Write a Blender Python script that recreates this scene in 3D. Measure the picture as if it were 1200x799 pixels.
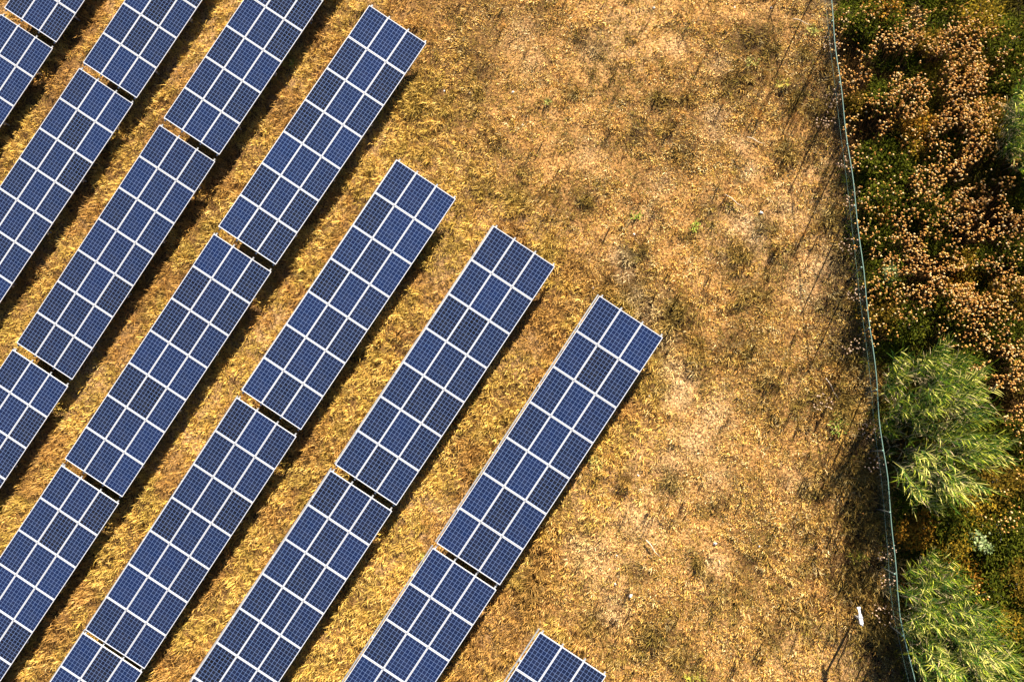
import bpy, math, random
import numpy as np
from mathutils import Matrix, Vector

# ------------------------------------------------------------------ scene, camera, light
for o in list(bpy.data.objects): bpy.data.objects.remove(o)
S = bpy.context.scene
C = S.collection
RC = np.array([[0.9827110699921348, -0.004818945718649525, -0.1850830372483507],
               [0.030062327146732667, 0.9905485769084056, 0.13382740104797405],
               [0.18268883217492107, -0.13707769529319194, 0.9735679206155421]])
CAMZ = 34.463 + 0.15
FPX = 1000.0

cam_data = bpy.data.cameras.new('camera'); cam = bpy.data.objects.new('camera', cam_data); C.objects.link(cam)
M = Matrix([list(r) for r in RC.T.tolist()]).to_4x4(); M.translation = Vector((0, 0, CAMZ))
cam.matrix_world = M
cam_data.sensor_width = 36.0; cam_data.lens = 36.0 * FPX / 1200.0
cam_data.clip_start = 0.5; cam_data.clip_end = 3000
S.camera = cam

def gp(x, y, z=0.0):
    """ground point (at height z) seen at photo coordinate x, y (1200 x 799)"""
    d = RC.T @ np.array([(x - 600) / FPX, -(y - 399.5) / FPX, -1.0])
    t = (z - CAMZ) / d[2]
    return np.array([d[0] * t, d[1] * t, z])

def to_px(P):
    q = (np.asarray(P) - np.array([0, 0, CAMZ])) @ RC.T
    return 600 + FPX * q[..., 0] / -q[..., 2], 399.5 - FPX * q[..., 1] / -q[..., 2]

SUN_EL = 26.0
_a = gp(1002.5, 727); _b = gp(971, 797)
_s = (_a - _b)[:2]; _s /= np.hypot(*_s)            # horizontal direction towards the sun
SUN_AZ = math.atan2(_s[1], _s[0])
sun_dir = Vector((_s[0] * math.cos(math.radians(SUN_EL)), _s[1] * math.cos(math.radians(SUN_EL)), math.sin(math.radians(SUN_EL))))
sl = bpy.data.lights.new('sun', 'SUN'); sl.energy = 5.0; sl.angle = math.radians(0.5); sl.color = (1.0, 0.90, 0.74)
sun = bpy.data.objects.new('sun', sl); C.objects.link(sun)
sun.rotation_euler = (-sun_dir).to_track_quat('-Z', 'Y').to_euler()

W = bpy.data.worlds.new('World'); S.world = W; W.use_nodes = True
nt = W.node_tree; nt.nodes.clear()
sky = nt.nodes.new('ShaderNodeTexSky'); sky.sky_type = 'NISHITA'; sky.sun_disc = False; sky.air_density = 0.45; sky.dust_density = 0.2
sky.sun_elevation = math.radians(SUN_EL); sky.sun_rotation = math.radians(90) - SUN_AZ
bg = nt.nodes.new('ShaderNodeBackground'); bg.inputs['Strength'].default_value = 0.05
wo = nt.nodes.new('ShaderNodeOutputWorld')
nt.links.new(sky.outputs[0], bg.inputs['Color']); nt.links.new(bg.outputs[0], wo.inputs['Surface'])
S.view_settings.view_transform = 'Standard'; S.view_settings.look = 'None'
S.view_settings.exposure = 2.12; S.view_settings.gamma = 1.0; S.view_settings.use_curve_mapping = False

rng = np.random.default_rng(7)
R = random.Random(7)
PI = math.pi

# ------------------------------------------------------------------ helpers
def tag(o, label=None, cat=None, group=None, kind=None):
    if label: o['label'] = label
    if cat: o['category'] = cat
    if group: o['group'] = group
    if kind: o['kind'] = kind
    return o

def empty(name, loc, rz=0):
    o = bpy.data.objects.new(name, None); C.objects.link(o)
    o.location = loc; o.rotation_euler = (0, 0, rz); o.empty_display_size = 0.3
    return o

def mesh_obj(name, verts, faces, mat, parent=None, smooth=False):
    me = bpy.data.meshes.new(name); me.from_pydata([tuple(map(float, v)) for v in verts], [], faces); me.update()
    me.materials.append(mat)
    if smooth: me.polygons.foreach_set('use_smooth', [True] * len(me.polygons))
    o = bpy.data.objects.new(name, me); C.objects.link(o)
    if parent: o.parent = parent
    return o

class MB:
    """collects boxes and tubes into one mesh"""
    def __init__(s): s.v = []; s.f = []
    def box(s, x0, x1, y0, y1, z0, z1):
        n = len(s.v)
        s.v += [(x0,y0,z0),(x1,y0,z0),(x1,y1,z0),(x0,y1,z0),(x0,y0,z1),(x1,y0,z1),(x1,y1,z1),(x0,y1,z1)]
        s.f += [tuple(n+i for i in q) for q in ((0,3,2,1),(4,5,6,7),(0,1,5,4),(1,2,6,5),(2,3,7,6),(3,0,4,7))]
        return s
    def tube(s, pts, rad, k=8, cap=True):
        pts = [Vector(p) for p in pts]; n0 = len(s.v)
        rads = rad if isinstance(rad, (list, tuple)) else [rad] * len(pts)
        for i, p in enumerate(pts):
            t = (pts[min(i+1, len(pts)-1)] - pts[max(i-1, 0)]).normalized()
            a = t.cross(Vector((0, 0, 1)) if abs(t.z) < 0.9 else Vector((1, 0, 0))).normalized(); b = t.cross(a)
            for j in range(k):
                w = 2 * PI * j / k
                s.v.append(tuple(p + (a * math.cos(w) + b * math.sin(w)) * rads[i]))
        for i in range(len(pts) - 1):
            for j in range(k):
                s.f.append((n0+i*k+j, n0+i*k+(j+1)%k, n0+(i+1)*k+(j+1)%k, n0+(i+1)*k+j))
        if cap:
            s.f.append(tuple(n0+j for j in range(k))[::-1]); s.f.append(tuple(n0+(len(pts)-1)*k+j for j in range(k)))
        return s
    def build(s, name, mat, parent=None, smooth=False): return mesh_obj(name, s.v, s.f, mat, parent, smooth)

def noise2(x, y, seed, scale):
    """smooth value noise 0..1 at points x, y; scale = feature size in metres"""
    g = np.random.default_rng(seed).random((256, 256))
    X = x / scale + 1000.37; Y = y / scale + 1000.71
    xi = np.floor(X).astype(int); yi = np.floor(Y).astype(int); fx = X - xi; fy = Y - yi
    fx = fx * fx * (3 - 2 * fx); fy = fy * fy * (3 - 2 * fy)
    a = g[xi % 256, yi % 256]; b = g[(xi+1) % 256, yi % 256]; c = g[xi % 256, (yi+1) % 256]; d = g[(xi+1) % 256, (yi+1) % 256]
    return (a*(1-fx)+b*fx)*(1-fy) + (c*(1-fx)+d*fx)*fy
def fbm(x, y, seed, scale, o=4):
    t = 0; w = 0
    for i in range(o):
        t = t + noise2(x, y, seed + i, scale / 2**i) * 0.5**i; w += 0.5**i
    return t / w

def fast_mesh(name, verts, quads, tris, cols, mat, parent=None):
    """numpy mesh with a point colour attribute named 'tint'"""
    me = bpy.data.meshes.new(name)
    nv = len(verts); nq = len(quads); n3 = len(tris)
    me.vertices.add(nv); me.vertices.foreach_set('co', np.ascontiguousarray(verts, dtype=np.float32).ravel())
    loops = np.concatenate([np.asarray(quads, dtype=np.int32).ravel(), np.asarray(tris, dtype=np.int32).ravel()])
    me.loops.add(len(loops)); me.loops.foreach_set('vertex_index', loops)
    st = np.concatenate([np.arange(nq) * 4, nq * 4 + np.arange(n3) * 3]).astype(np.int32)
    me.polygons.add(nq + n3); me.polygons.foreach_set('loop_start', st)
    me.update(calc_edges=True); me.validate()
    at = me.color_attributes.new('tint', 'FLOAT_COLOR', 'POINT')
    c4 = np.ones((nv, 4), dtype=np.float32); c4[:, :3] = cols
    at.data.foreach_set('color', c4.ravel())
    me.materials.append(mat)
    o = bpy.data.objects.new(name, me); C.objects.link(o)
    if parent: o.parent = parent
    return o

# ------------------------------------------------------------------ materials
def new_mat(name):
    m = bpy.data.materials.new(name); m.use_nodes = True
    n = m.node_tree; n.nodes.clear()
    return m, n, n.nodes.new('ShaderNodeOutputMaterial')
def principled(name, col, rough=0.6, metal=0.0, spec=0.5, noise=0.0, nscale=8):
    m, n, out = new_mat(name)
    b = n.nodes.new('ShaderNodeBsdfPrincipled')
    b.inputs['Base Color'].default_value = (*col, 1); b.inputs['Roughness'].default_value = rough
    b.inputs['Metallic'].default_value = metal; b.inputs['Specular IOR Level'].default_value = spec
    if noise:
        tx = n.nodes.new('ShaderNodeTexNoise'); tx.inputs['Scale'].default_value = nscale; tx.inputs['Detail'].default_value = 5
        tc = n.nodes.new('ShaderNodeTexCoord'); n.links.new(tc.outputs['Object'], tx.inputs['Vector'])
        mx = n.nodes.new('ShaderNodeMix'); mx.data_type = 'RGBA'
        mx.inputs['A'].default_value = (*[c * (1 - noise) for c in col], 1); mx.inputs['B'].default_value = (*[min(1, c * (1 + noise)) for c in col], 1)
        n.links.new(tx.outputs['Fac'], mx.inputs['Factor']); n.links.new(mx.outputs['Result'], b.inputs['Base Color'])
    n.links.new(b.outputs[0], out.inputs['Surface'])
    return m
def leaf_mat(name, trans=0.25, gloss=0.0, rough=0.4):
    m, n, out = new_mat(name)
    a = n.nodes.new('ShaderNodeAttribute'); a.attribute_name = 'tint'
    d = n.nodes.new('ShaderNodeBsdfDiffuse'); t = n.nodes.new('ShaderNodeBsdfTranslucent')
    mx = n.nodes.new('ShaderNodeMixShader'); mx.inputs[0].default_value = trans
    for q in (d, t): n.links.new(a.outputs['Color'], q.inputs['Color'])
    n.links.new(d.outputs[0], mx.inputs[1]); n.links.new(t.outputs[0], mx.inputs[2])
    last = mx
    if gloss:
        g = n.nodes.new('ShaderNodeBsdfGlossy'); g.inputs['Roughness'].default_value = rough
        m2 = n.nodes.new('ShaderNodeMixShader'); m2.inputs[0].default_value = gloss
        n.links.new(mx.outputs[0], m2.inputs[1]); n.links.new(g.outputs[0], m2.inputs[2]); last = m2
    n.links.new(last.outputs[0], out.inputs['Surface'])
    return m

M_alu = principled('anodised_aluminium', (0.52, 0.525, 0.54), 0.45, 0.0, 0.5, 0.06, 30)
M_steel = principled('galvanised_steel', (0.45, 0.46, 0.47), 0.5, 0.6, 0.5, 0.15, 12)
M_clamp = principled('clamp_metal', (0.30, 0.31, 0.33), 0.5, 0.3)
M_teal = principled('teal_coated_wire', (0.11, 0.19, 0.155), 0.5, 0.0, 0.5, 0.25, 6)
M_white = principled('white_coated_metal', (0.66, 0.68, 0.70), 0.4, 0, .5, .2, 14)
M_post = principled('weathered_post', (0.30, 0.29, 0.27), 0.7, 0.0, 0.4, 0.2, 20)
M_stone = principled('pale_stone', (0.62, 0.57, 0.52), 0.85, 0.0, 0.3, 0.2, 25)
M_grass = leaf_mat('dry_grass_blades', 0.10)
M_wire = principled('wire_netting', (0.10, 0.13, 0.11), 0.6)
M_fpost = principled('fence_post_paint', (0.045, 0.05, 0.04), 0.7)
M_leaf = leaf_mat('shrub_leaves', 0.22)
M_reed = leaf_mat('reed_leaves', 0.20)
M_seed = leaf_mat('seed_head_straw', 0.10)

# solar cells: 10 x 6 polycrystalline cells under glass (object space, metres)
PL, PW = 1.655, 0.990
def cell_material():
    m, n, out = new_mat('solar_cells')
    N = n.nodes.new; L = n.links.new
    tc = N('ShaderNodeTexCoord'); sp = N('ShaderNodeSeparateXYZ'); L(tc.outputs['Object'], sp.inputs[0])
    def math_(op, a, b=None, c=None):
        q = N('ShaderNodeMath'); q.operation = op
        for i, v in enumerate((a, b, c)):
            if v is None: continue
            if isinstance(v, (int, float)): q.inputs[i].default_value = v
            else: L(v, q.inputs[i])
        return q.outputs[0]
    cw = (PW - 0.054) / 6; cl = (PL - 0.074) / 10
    def grid(coord, size, count, gap):
        u = math_('ADD', math_('DIVIDE', coord, size), count / 2)
        fr = math_('FRACT', u)
        e = math_('MINIMUM', fr, math_('SUBTRACT', 1.0, fr))
        line = math_('LESS_THAN', e, gap / size / 2)
        outside = math_('MAXIMUM', math_('LESS_THAN', u, 0.0), math_('GREATER_THAN', u, float(count)))
        return math_('MAXIMUM', line, outside), math_('FLOOR', u), outside
    gx, ix, ox = grid(sp.outputs[0], cw, 6, 0.0125)
    gy, iy, oy = grid(sp.outputs[1], cl, 10, 0.0105)
    mask = math_('MAXIMUM', gx, gy); edge = math_('MAXIMUM', ox, oy)
    # per cell and per module tone
    cx = N('ShaderNodeCombineXYZ'); L(ix, cx.inputs[0]); L(iy, cx.inputs[1])
    oi = N('ShaderNodeObjectInfo'); L(math_('MULTIPLY', oi.outputs['Random'], 97.0), cx.inputs[2])
    wn = N('ShaderNodeTexWhiteNoise'); wn.noise_dimensions = '3D'; L(cx.outputs[0], wn.inputs['Vector'])
    rmp = N('ShaderNodeMix'); rmp.data_type = 'RGBA'
    rmp.inputs['A'].default_value = (0.0003, 0.0018, 0.009, 1); rmp.inputs['B'].default_value = (0.0006, 0.0110, 0.060, 1)
    L(math_('ADD', math_('MULTIPLY', wn.outputs['Value'], 0.25), math_('MULTIPLY', oi.outputs['Random'], 0.75)), rmp.inputs['Factor'])
    # crystal grain
    vo = N('ShaderNodeTexVoronoi'); vo.inputs['Scale'].default_value = 60; L(tc.outputs['Object'], vo.inputs['Vector'])
    gr = N('ShaderNodeMix'); gr.data_type = 'RGBA'; gr.blend_type = 'MULTIPLY'; gr.inputs['Factor'].default_value = 0.3
    L(rmp.outputs['Result'], gr.inputs['A']); L(vo.outputs['Color'], gr.inputs['B'])
    mx = N('ShaderNodeMix'); mx.data_type = 'RGBA'; L(mask, mx.inputs['Factor'])
    L(gr.outputs['Result'], mx.inputs['A']); mx.inputs['B'].default_value = (0.095, 0.15, 0.31, 1)
    m2 = N('ShaderNodeMix'); m2.data_type = 'RGBA'; L(edge, m2.inputs['Factor'])
    L(mx.outputs['Result'], m2.inputs['A']); m2.inputs['B'].default_value = (0.22, 0.27, 0.42, 1)
    # thin dust
    dn = N('ShaderNodeTexNoise'); dn.inputs['Scale'].default_value = 1.7; dn.inputs['Detail'].default_value = 6
    L(tc.outputs['Object'], dn.inputs['Vector'])
    m3 = N('ShaderNodeMix'); m3.data_type = 'RGBA'; L(math_('MULTIPLY', dn.outputs['Fac'], 0.05), m3.inputs['Factor'])
    L(m2.outputs['Result'], m3.inputs['A']); m3.inputs['B'].default_value = (0.35, 0.33, 0.32, 1)
    b = N('ShaderNodeBsdfPrincipled'); L(m3.outputs['Result'], b.inputs['Base Color'])
    b.inputs['Roughness'].default_value = 0.18; b.inputs['Specular IOR Level'].default_value = 0.45
    b.inputs['Coat Weight'].default_value = 0.05; b.inputs['Coat Roughness'].default_value = 0.12
    L(b.outputs[0], out.inputs['Surface'])
    return m
M_cells = cell_material()

# soil, with painted patches of bare earth held in the mesh attribute
def soil_material():
    m, n, out = new_mat('dry_soil'); N = n.nodes.new; L = n.links.new
    tc = N('ShaderNodeTexCoord')
    a = N('ShaderNodeAttribute'); a.attribute_name = 'tint'
    t1 = N('ShaderNodeTexNoise'); t1.inputs['Scale'].default_value = 10.0; t1.inputs['Detail'].default_value = 9; t1.inputs['Roughness'].default_value = 0.75
    t2 = N('ShaderNodeTexVoronoi'); t2.inputs['Scale'].default_value = 11
    for t in (t1, t2): L(tc.outputs['Object'], t.inputs['Vector'])
    cr = N('ShaderNodeValToRGB'); L(t1.outputs['Fac'], cr.inputs[0])
    cr.color_ramp.elements[0].position = 0.42; cr.color_ramp.elements[0].color = (0.16, 0.12, 0.09, 1)
    cr.color_ramp.elements[1].position = 0.60; cr.color_ramp.elements[1].color = (1.6, 1.55, 1.5, 1)
    mu = N('ShaderNodeMix'); mu.data_type = 'RGBA'; mu.blend_type = 'MULTIPLY'; mu.inputs['Factor'].default_value = 1
    L(a.outputs['Color'], mu.inputs['A']); L(cr.outputs[0], mu.inputs['B'])
    b = N('ShaderNodeBsdfPrincipled'); b.inputs['Roughness'].default_value = 0.95; b.inputs['Specular IOR Level'].default_value = 0.1
    L(mu.outputs['Result'], b.inputs['Base Color'])
    bp = N('ShaderNodeBump'); bp.inputs['Strength'].default_value = 0.9; bp.inputs['Distance'].default_value = 0.08
    ad = N('ShaderNodeMath'); ad.operation = 'ADD'; L(t1.outputs['Fac'], ad.inputs[0]); L(t2.outputs['Distance'], ad.inputs[1])
    L(t1.outputs['Fac'], bp.inputs['Height']); L(bp.outputs[0], b.inputs['Normal'])
    L(b.outputs[0], out.inputs['Surface'])
    return m
M_soil = soil_material()

# ------------------------------------------------------------------ layout fields (metres, ground plane)
RD = np.array([-0.56618914, -0.82427535]); PD = np.array([0.82427535, -0.56618914])
ROT = math.atan2(PD[1], PD[0])
fence_px = [(960,-120),(968,-50),(973.7,0),(979,50),(984,90),(990,140),(997,195),(1002.5,242),(1008,290),(1014,345),(1022,400),(1027.5,450),(1031,490),(1035.5,528),(1040,560),(1044,600),(1048,650),(1050.5,690),(1054.5,722),(1062.5,760),(1073,805),(1088,880),(1098,930)]
FH = 1.9
fence_xy = np.array([gp(x, y, FH)[:2] for x, y in fence_px])
def fence_x(y):
    o = np.argsort(fence_xy[:, 1]); return np.interp(y, fence_xy[o, 1], fence_xy[o, 0])

# (photo x, photo y, radius m, strength): darker, greener, longer growth
dark_px = [(490,110,.9,.8),(562,85,.7,.7),(548,60,.6,.5),(612,235,.8,.8),(685,240,.6,1),(645,292,.8,.8),(735,300,.6,1),(752,297,.5,1),(740,345,1.1,.9),
 (790,375,1.0,.9),(715,332,.8,.7),(830,248,.9,.6),(860,300,.8,.8),(877,292,.7,.8),(885,345,1.0,.7),(925,180,.7,.7),(770,115,.4,1),(808,115,.4,.9),(738,45,.4,.9),
 (885,45,1.0,.7),(870,90,.8,.7),(900,60,.7,.8),(700,55,.8,.5),(680,40,.6,.5),(620,690,.7,1),(628,668,.5,.8),(765,748,1.0,.8),(690,733,.6,.8),(800,768,.8,.7),
 (747,672,.6,.6),(893,262,.7,.7),(800,175,.6,.7),(745,160,.6,.6),(780,155,.5,.7),(915,300,.7,.6),(870,410,1.2,.6),(900,440,1.0,.6),(820,420,1.0,.6),(880,475,.8,.5),
 (790,565,.5,.9),(735,562,.4,.6),(840,590,.6,.5),(950,470,.9,.5),(905,490,.7,.6),(960,560,.8,.5),(510,280,.8,.6),(560,215,.9,.5),(610,215,.5,.8),(500,180,.5,.6),(520,130,1,.4),
 (648,230,.6,.6),(880,660,.9,.5),(850,700,1.0,.5),(900,740,1.0,.5),(930,720,1.0,.5),(820,660,.6,.5),(990,560,.8,.6),(930,110,.7,.6),(945,65,.5,.9),(960,130,.7,.7),(975,90,.7,.8),
 (990,300,1.0,.7),(985,350,1.0,.7),(970,260,.8,.7),(1000,420,.9,.8),(990,480,.9,.7),(1010,560,1.0,.8),(1020,620,1.0,.8),(1010,680,1.0,.7),(1030,740,1.2,.8),(1010,600,.8,.8),
 (700,720,.9,.5),(765,410,.8,.6),(770,460,.5,.5),(950,610,.8,.4),(560,110,.9,.5),(575,160,.8,.5),(640,20,.8,.4),(720,100,.7,.5),(670,110,.6,.5)]
pale_px = [(725,300,.5,.8),(735,320,.5,.9),(745,345,.4,.8),(760,365,.5,.9),(780,400,.5,.6),(790,430,.5,.7),(795,465,.6,.9),(800,450,.6,.9),(870,170,.4,.7),(880,200,.4,.7),(875,262,.5,1),(885,280,.4,.7),
 (625,70,.7,.4),(795,55,.5,.6),(610,40,.9,.4),(838,135,.5,.7),(835,155,.5,.6),(690,180,.7,.4),(775,215,.5,.5),(760,250,.6,.4),(835,485,.7,.6),(815,520,.8,.5),(790,540,.7,.4),(700,650,.9,.5),
 (680,640,.7,.5),(720,715,.7,.5),(840,660,.4,.8),(750,610,.8,.4),(840,560,.7,.4),(780,340,.4,.3),(920,240,.5,.3),(930,560,.7,.3),(690,60,.6,.4),(840,75,.5,.5),(960,310,.8,.5),(945,340,.8,.5)]
def spots(x, y, lst, blur=1.0):
    out = np.zeros_like(x)
    for px, py, r, s in lst:
        g = gp(px, py); d2 = ((x - g[0])**2 + (y - g[1])**2) / (r * blur)**2
        out = np.maximum(out, s * np.exp(-d2 * 1.1))
    return out
def row_zone(x, y):
    """1 among the panel rows (long golden grass), 0 in the open field"""
    px, py = to_px(np.stack([x, y, np.zeros_like(x)], -1))
    # right end of the rows, following the stepped outline
    t = np.interp(py, [-200, 0, 60, 200, 300, 360, 460, 700, 800, 1000], [520, 520, 520, 570, 680, 770, 790, 640, 720, 780])
    return 1 / (1 + np.exp((px - t) / 22.0))

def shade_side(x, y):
    """weight of the reed shadow painted along the lower fence, weaker along the upper"""
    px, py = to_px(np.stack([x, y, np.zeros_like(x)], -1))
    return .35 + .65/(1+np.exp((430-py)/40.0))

# ------------------------------------------------------------------ terrain
def build_ground():
    x0, x1, y0, y1 = -34, 40, -32, 34; st = 0.14
    nx = int((x1-x0)/st)+1; ny = int((y1-y0)/st)+1
    X, Y = np.meshgrid(np.linspace(x0, x1, nx), np.linspace(y0, y1, ny)); x = X.ravel(); y = Y.ravel()
    edge = np.minimum.reduce([(x-x0), (x1-x), (y-y0), (y1-y)]); e = np.clip(edge/3, 0, 1)
    z = ((fbm(x, y, 3, 2.6, 3) - .5) * 0.14 + (fbm(x, y, 9, 0.6, 3) - .5) * 0.20) * e
    z -= 0.05
    dk = spots(x, y, dark_px); pl = spots(x, y, pale_px)
    n = fbm(x, y, 21, 4.0, 4); n2 = fbm(x, y, 33, 1.1, 4); rz = row_zone(x, y)
    base = np.array([0.33, 0.18, 0.062]); pale = np.array([0.54, 0.345, 0.165]); dark = np.array([0.035, 0.020, 0.008]); gold = np.array([0.11, 0.060, 0.020])
    c = base[None] * (0.75 + 0.5 * n2)[:, None]
    c = c * (1 - rz[:, None] * .8) + gold[None] * (rz[:, None] * .8)
    w = np.clip(np.clip((n - .5) * 2.5, 0, .5) + pl * 1.0, 0, 1)[:, None]; c = c * (1-w) + pale * w
    w = np.clip(np.clip((.45 - n) * 2.5, 0, .5) + dk * .95 + np.clip(1-(fence_x(y)-x)/3.2, 0, 1)*.75*shade_side(x, y), 0, .95)[:, None]; c = c * (1-w) + dark * w  # dark blend: noise, dark growth, and reed shadow painted along the fence
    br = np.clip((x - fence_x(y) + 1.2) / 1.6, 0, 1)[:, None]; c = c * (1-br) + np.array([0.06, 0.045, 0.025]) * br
    V = np.stack([x, y, z], 1)
    i = (np.arange(ny-1)[:, None] * nx + np.arange(nx-1)[None]).ravel()
    Q = np.stack([i, i+1, i+nx+1, i+nx], 1)
    # far skirt out to the horizon
    B = 1400.0
    n0 = len(V)
    V = np.concatenate([V, [[-B,-B,-.05],[B,-B,-.05],[B,B,-.05],[-B,B,-.05]]]); far = np.array([.26,.175,.085]); c = np.concatenate([c, np.tile(far, (4, 1))])
    cs = [0, nx-1, nx*ny-1, nx*(ny-1)]
    # fans of triangles to each border
    T = []
    def side(idx, a, b):
        h = len(idx)//2
        for k in range(len(idx)-1): T.append((idx[k], a if k < h else b, idx[k+1]))
        T.append((idx[h], a, b))
    side(list(range(0, nx)), n0, n0+1)
    side([nx-1 + k*nx for k in range(ny)], n0+1, n0+2)
    side([nx*ny-1-k for k in range(nx)], n0+2, n0+3)
    side([nx*(ny-1) - k*nx for k in range(ny)], n0+3, n0)
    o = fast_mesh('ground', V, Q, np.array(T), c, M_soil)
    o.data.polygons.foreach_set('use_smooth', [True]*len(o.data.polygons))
    tag(o, kind='structure')
    gz = z.reshape(ny, nx)
    def height(px, py):
        fx = np.clip((np.asarray(px)-x0)/st, 0, nx-1.01); fy = np.clip((np.asarray(py)-y0)/st, 0, ny-1.01)
        ix = fx.astype(int); iy = fy.astype(int); u = fx-ix; v = fy-iy
        return (gz[iy,ix]*(1-u)+gz[iy,ix+1]*u)*(1-v)+(gz[iy+1,ix]*(1-u)+gz[iy+1,ix+1]*u)*v
    return height
height = build_ground()

# ------------------------------------------------------------------ solar tables
TILT = 0.22500746; TL_ = 7*1.675; TW = 3*1.005; H0 = 0.75
MODS = 7
def make_table():
    root = empty('solar_table', (0, 0, 0))
    ct, st_ = math.cos(TILT), math.sin(TILT)
    # slope frame: x down the slope (towards the low edge), y along the row, z out of the glass
    def frame_m():
        m = Matrix(((ct, 0, st_, -TW*ct/2), (0, 1, 0, 0), (-st_, 0, ct, H0 + TW*st_), (0, 0, 0, 1)))
        return m
    FM = frame_m()
    # module: frame bars + cell sheet
    fb = MB(); a, b = PW/2, PL/2; wx, wy, t = 0.022, 0.028, 0.040
    fb.box(-a, -a+wx, -b, b, -t, 0); fb.box(a-wx, a, -b, b, -t, 0)
    fb.box(-a+wx, a-wx, -b, -b+wy, -t, 0); fb.box(-a+wx, a-wx, b-wy, b, -t, 0)
    cb = MB().box(-a+wx-.001, a-wx+.001, -b+wy-.001, b-wy+.001, -0.010, -0.004)
    p0 = None
    for i in range(3):
        for j in range(MODS):
            m = FM @ Matrix.Translation((TW*(i+.5)/3, TL_*((j+.5)/MODS - .5), 0.0))
            if p0 is None:
                p = fb.build('solar_panel', M_alu, root); g = cb.build('cell_sheet', M_cells, p); p0 = p; g0 = g
            else:
                p = p0.copy(); C.objects.link(p); p.parent = root; g = g0.copy(); C.objects.link(g); g.parent = p
            jig = Matrix.Rotation(R.uniform(-.005, .005), 4, 'X') @ Matrix.Rotation(R.uniform(-.005, .005), 4, 'Y')
            p.matrix_local = m @ jig
    # purlins along the row, poking out past the modules
    for s in (0.10, TW/3, 2*TW/3, TW-0.10):
        q = MB().box(s-.03, s+.03, -TL_/2-.09, TL_/2+.09, -.105, -.046).build('purlin', M_steel, root); q.matrix_local = FM
    q = MB().box(-.075, -.02, -TL_/2-.02, TL_/2+.02, -.25, -.213).build('back_rail', M_steel, root); q.matrix_local = FM
    # pale cover strips closing the wide joints between module ends
    for j in range(1, MODS):
        y = TL_*(j/MODS-.5)
        q = MB().box(0.0, TW, y-.030, y+.030, -.0455, -.0415).build('joint_rail', M_alu, root); q.matrix_local = FM
    c0 = None
    for j in range(1, MODS):
        for s in (TW/3, 2*TW/3):
            y = TL_*(j/MODS-.5)
            if c0 is None: c0 = q = MB().box(-.025, .025, -.025, .025, -.01, .008).build('clamp', M_clamp, root)
            else: q = c0.copy(); C.objects.link(q); q.parent = root
            q.matrix_local = FM @ Matrix.Translation((s, y, 0))
    for k in range(4):
        y = TL_*(-.5 + (k+.5)/4) + .08
        q = MB().box(-.05, TW+.02, y-.035, y+.035, -.21, -.106).build('rafter', M_steel, root); q.matrix_local = FM
        for s in (0.45, TW-0.45):
            P = FM @ Vector((s, y, -.21))
            MB().box(P.x-.045, P.x+.045, P.y-.03, P.y+.03, -.35, P.z+.012).build('post', M_steel, root)
        P1 = FM @ Vector((1.35, y, -.20)); P0 = FM @ Vector((0.45, y, -.21))
        MB().tube([(P0.x, y+.045, 0.30), (P1.x, y+.045, P1.z)], .02, 6).build('brace', M_steel, root)
    return root
def copy_tree(o, parent=None):
    c = o.copy(); C.objects.link(c)
    if parent: c.parent = parent
    for ch in list(o.children): copy_tree(ch, c)
    return c
vrow = {'A': -37.653, 'B': -32.184, 'C': -26.799, 'D': -21.497, 'E': -16.33, 'F': -11.12, 'G': -5.85, 'H': -0.615}
tabs = [  # row, u start, height offset, pitch (deg), label
 ('A', -11.952, .02, -.07, 'solar table cut off by the top left corner, above the narrow end gap'),
 ('A', 0.089, 0, .01, 'solar table with one corner at the left edge, just below the top left corner table'),
 ('B', -11.856, .01, -.04, 'solar table at the top edge, next to the one in the top left corner'),
 ('B', 0.155, .01, .04, 'solar table leaving the left edge, upper left of the whole table nearest that edge'),
 ('C', -11.773, .12, -.39, 'solar table cut by the top edge, directly left of the topmost whole table'),
 ('C', 0.268, .06, .79, 'whole solar table nearest the left edge'),
 ('C', 12.349, -.03, -.11, 'solar table end poking in at the middle of the left edge'),
 ('D', -9.143, .03, -1.07, 'topmost whole solar table, its upper end standing free in dry grass'),
 ('D', 2.905, .08, .34, 'whole solar table directly below left of the topmost whole table'),
 ('D', 14.959, -.01, -.04, 'solar table leaving the left edge near the bottom left corner'),
 ('E', -4.034, .01, -.71, 'whole solar table left of the central one, its free upper end in the upper middle'),
 ('E', 7.992, -.02, 1.05, 'whole solar table in the lower left with a short stub below it'),
 ('E', 19.876, -.08, -.27, 'short stub of a solar table at the bottom edge near the lower left corner'),
 ('F', -3.856, -.07, -.19, 'whole solar table at the centre with its free upper end in the field'),
 ('F', 8.127, .01, .03, 'solar table cut by the bottom edge, directly below the central whole table'),
 ('G', -3.749, -.10, .51, 'rightmost whole solar table, its long low side facing the bare brown field'),
 ('G', 8.182, -.04, -.15, 'solar table cut by the bottom edge, directly below the rightmost whole table'),
 ('H', 8.28, .02, .08, 'small corner of a solar table at the bottom edge, closest to the fence'),
]
proto = make_table()
for i, (r, u0, dz, pt, lab) in enumerate(tabs):
    o = proto if i == 0 else copy_tree(proto)
    g = RD * (u0 + TL_/2) + PD * (vrow[r] + TW*math.cos(TILT)/2)
    o.location = (g[0], g[1], dz); o.rotation_euler = (-0.0, 0, ROT)
    o.rotation_euler = (Matrix.Rotation(ROT, 3, 'Z') @ Matrix.Rotation(math.radians(pt), 3, 'X')).to_euler()
    tag(o, lab, 'solar table', 'solar tables standing in diagonal rows')

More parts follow.
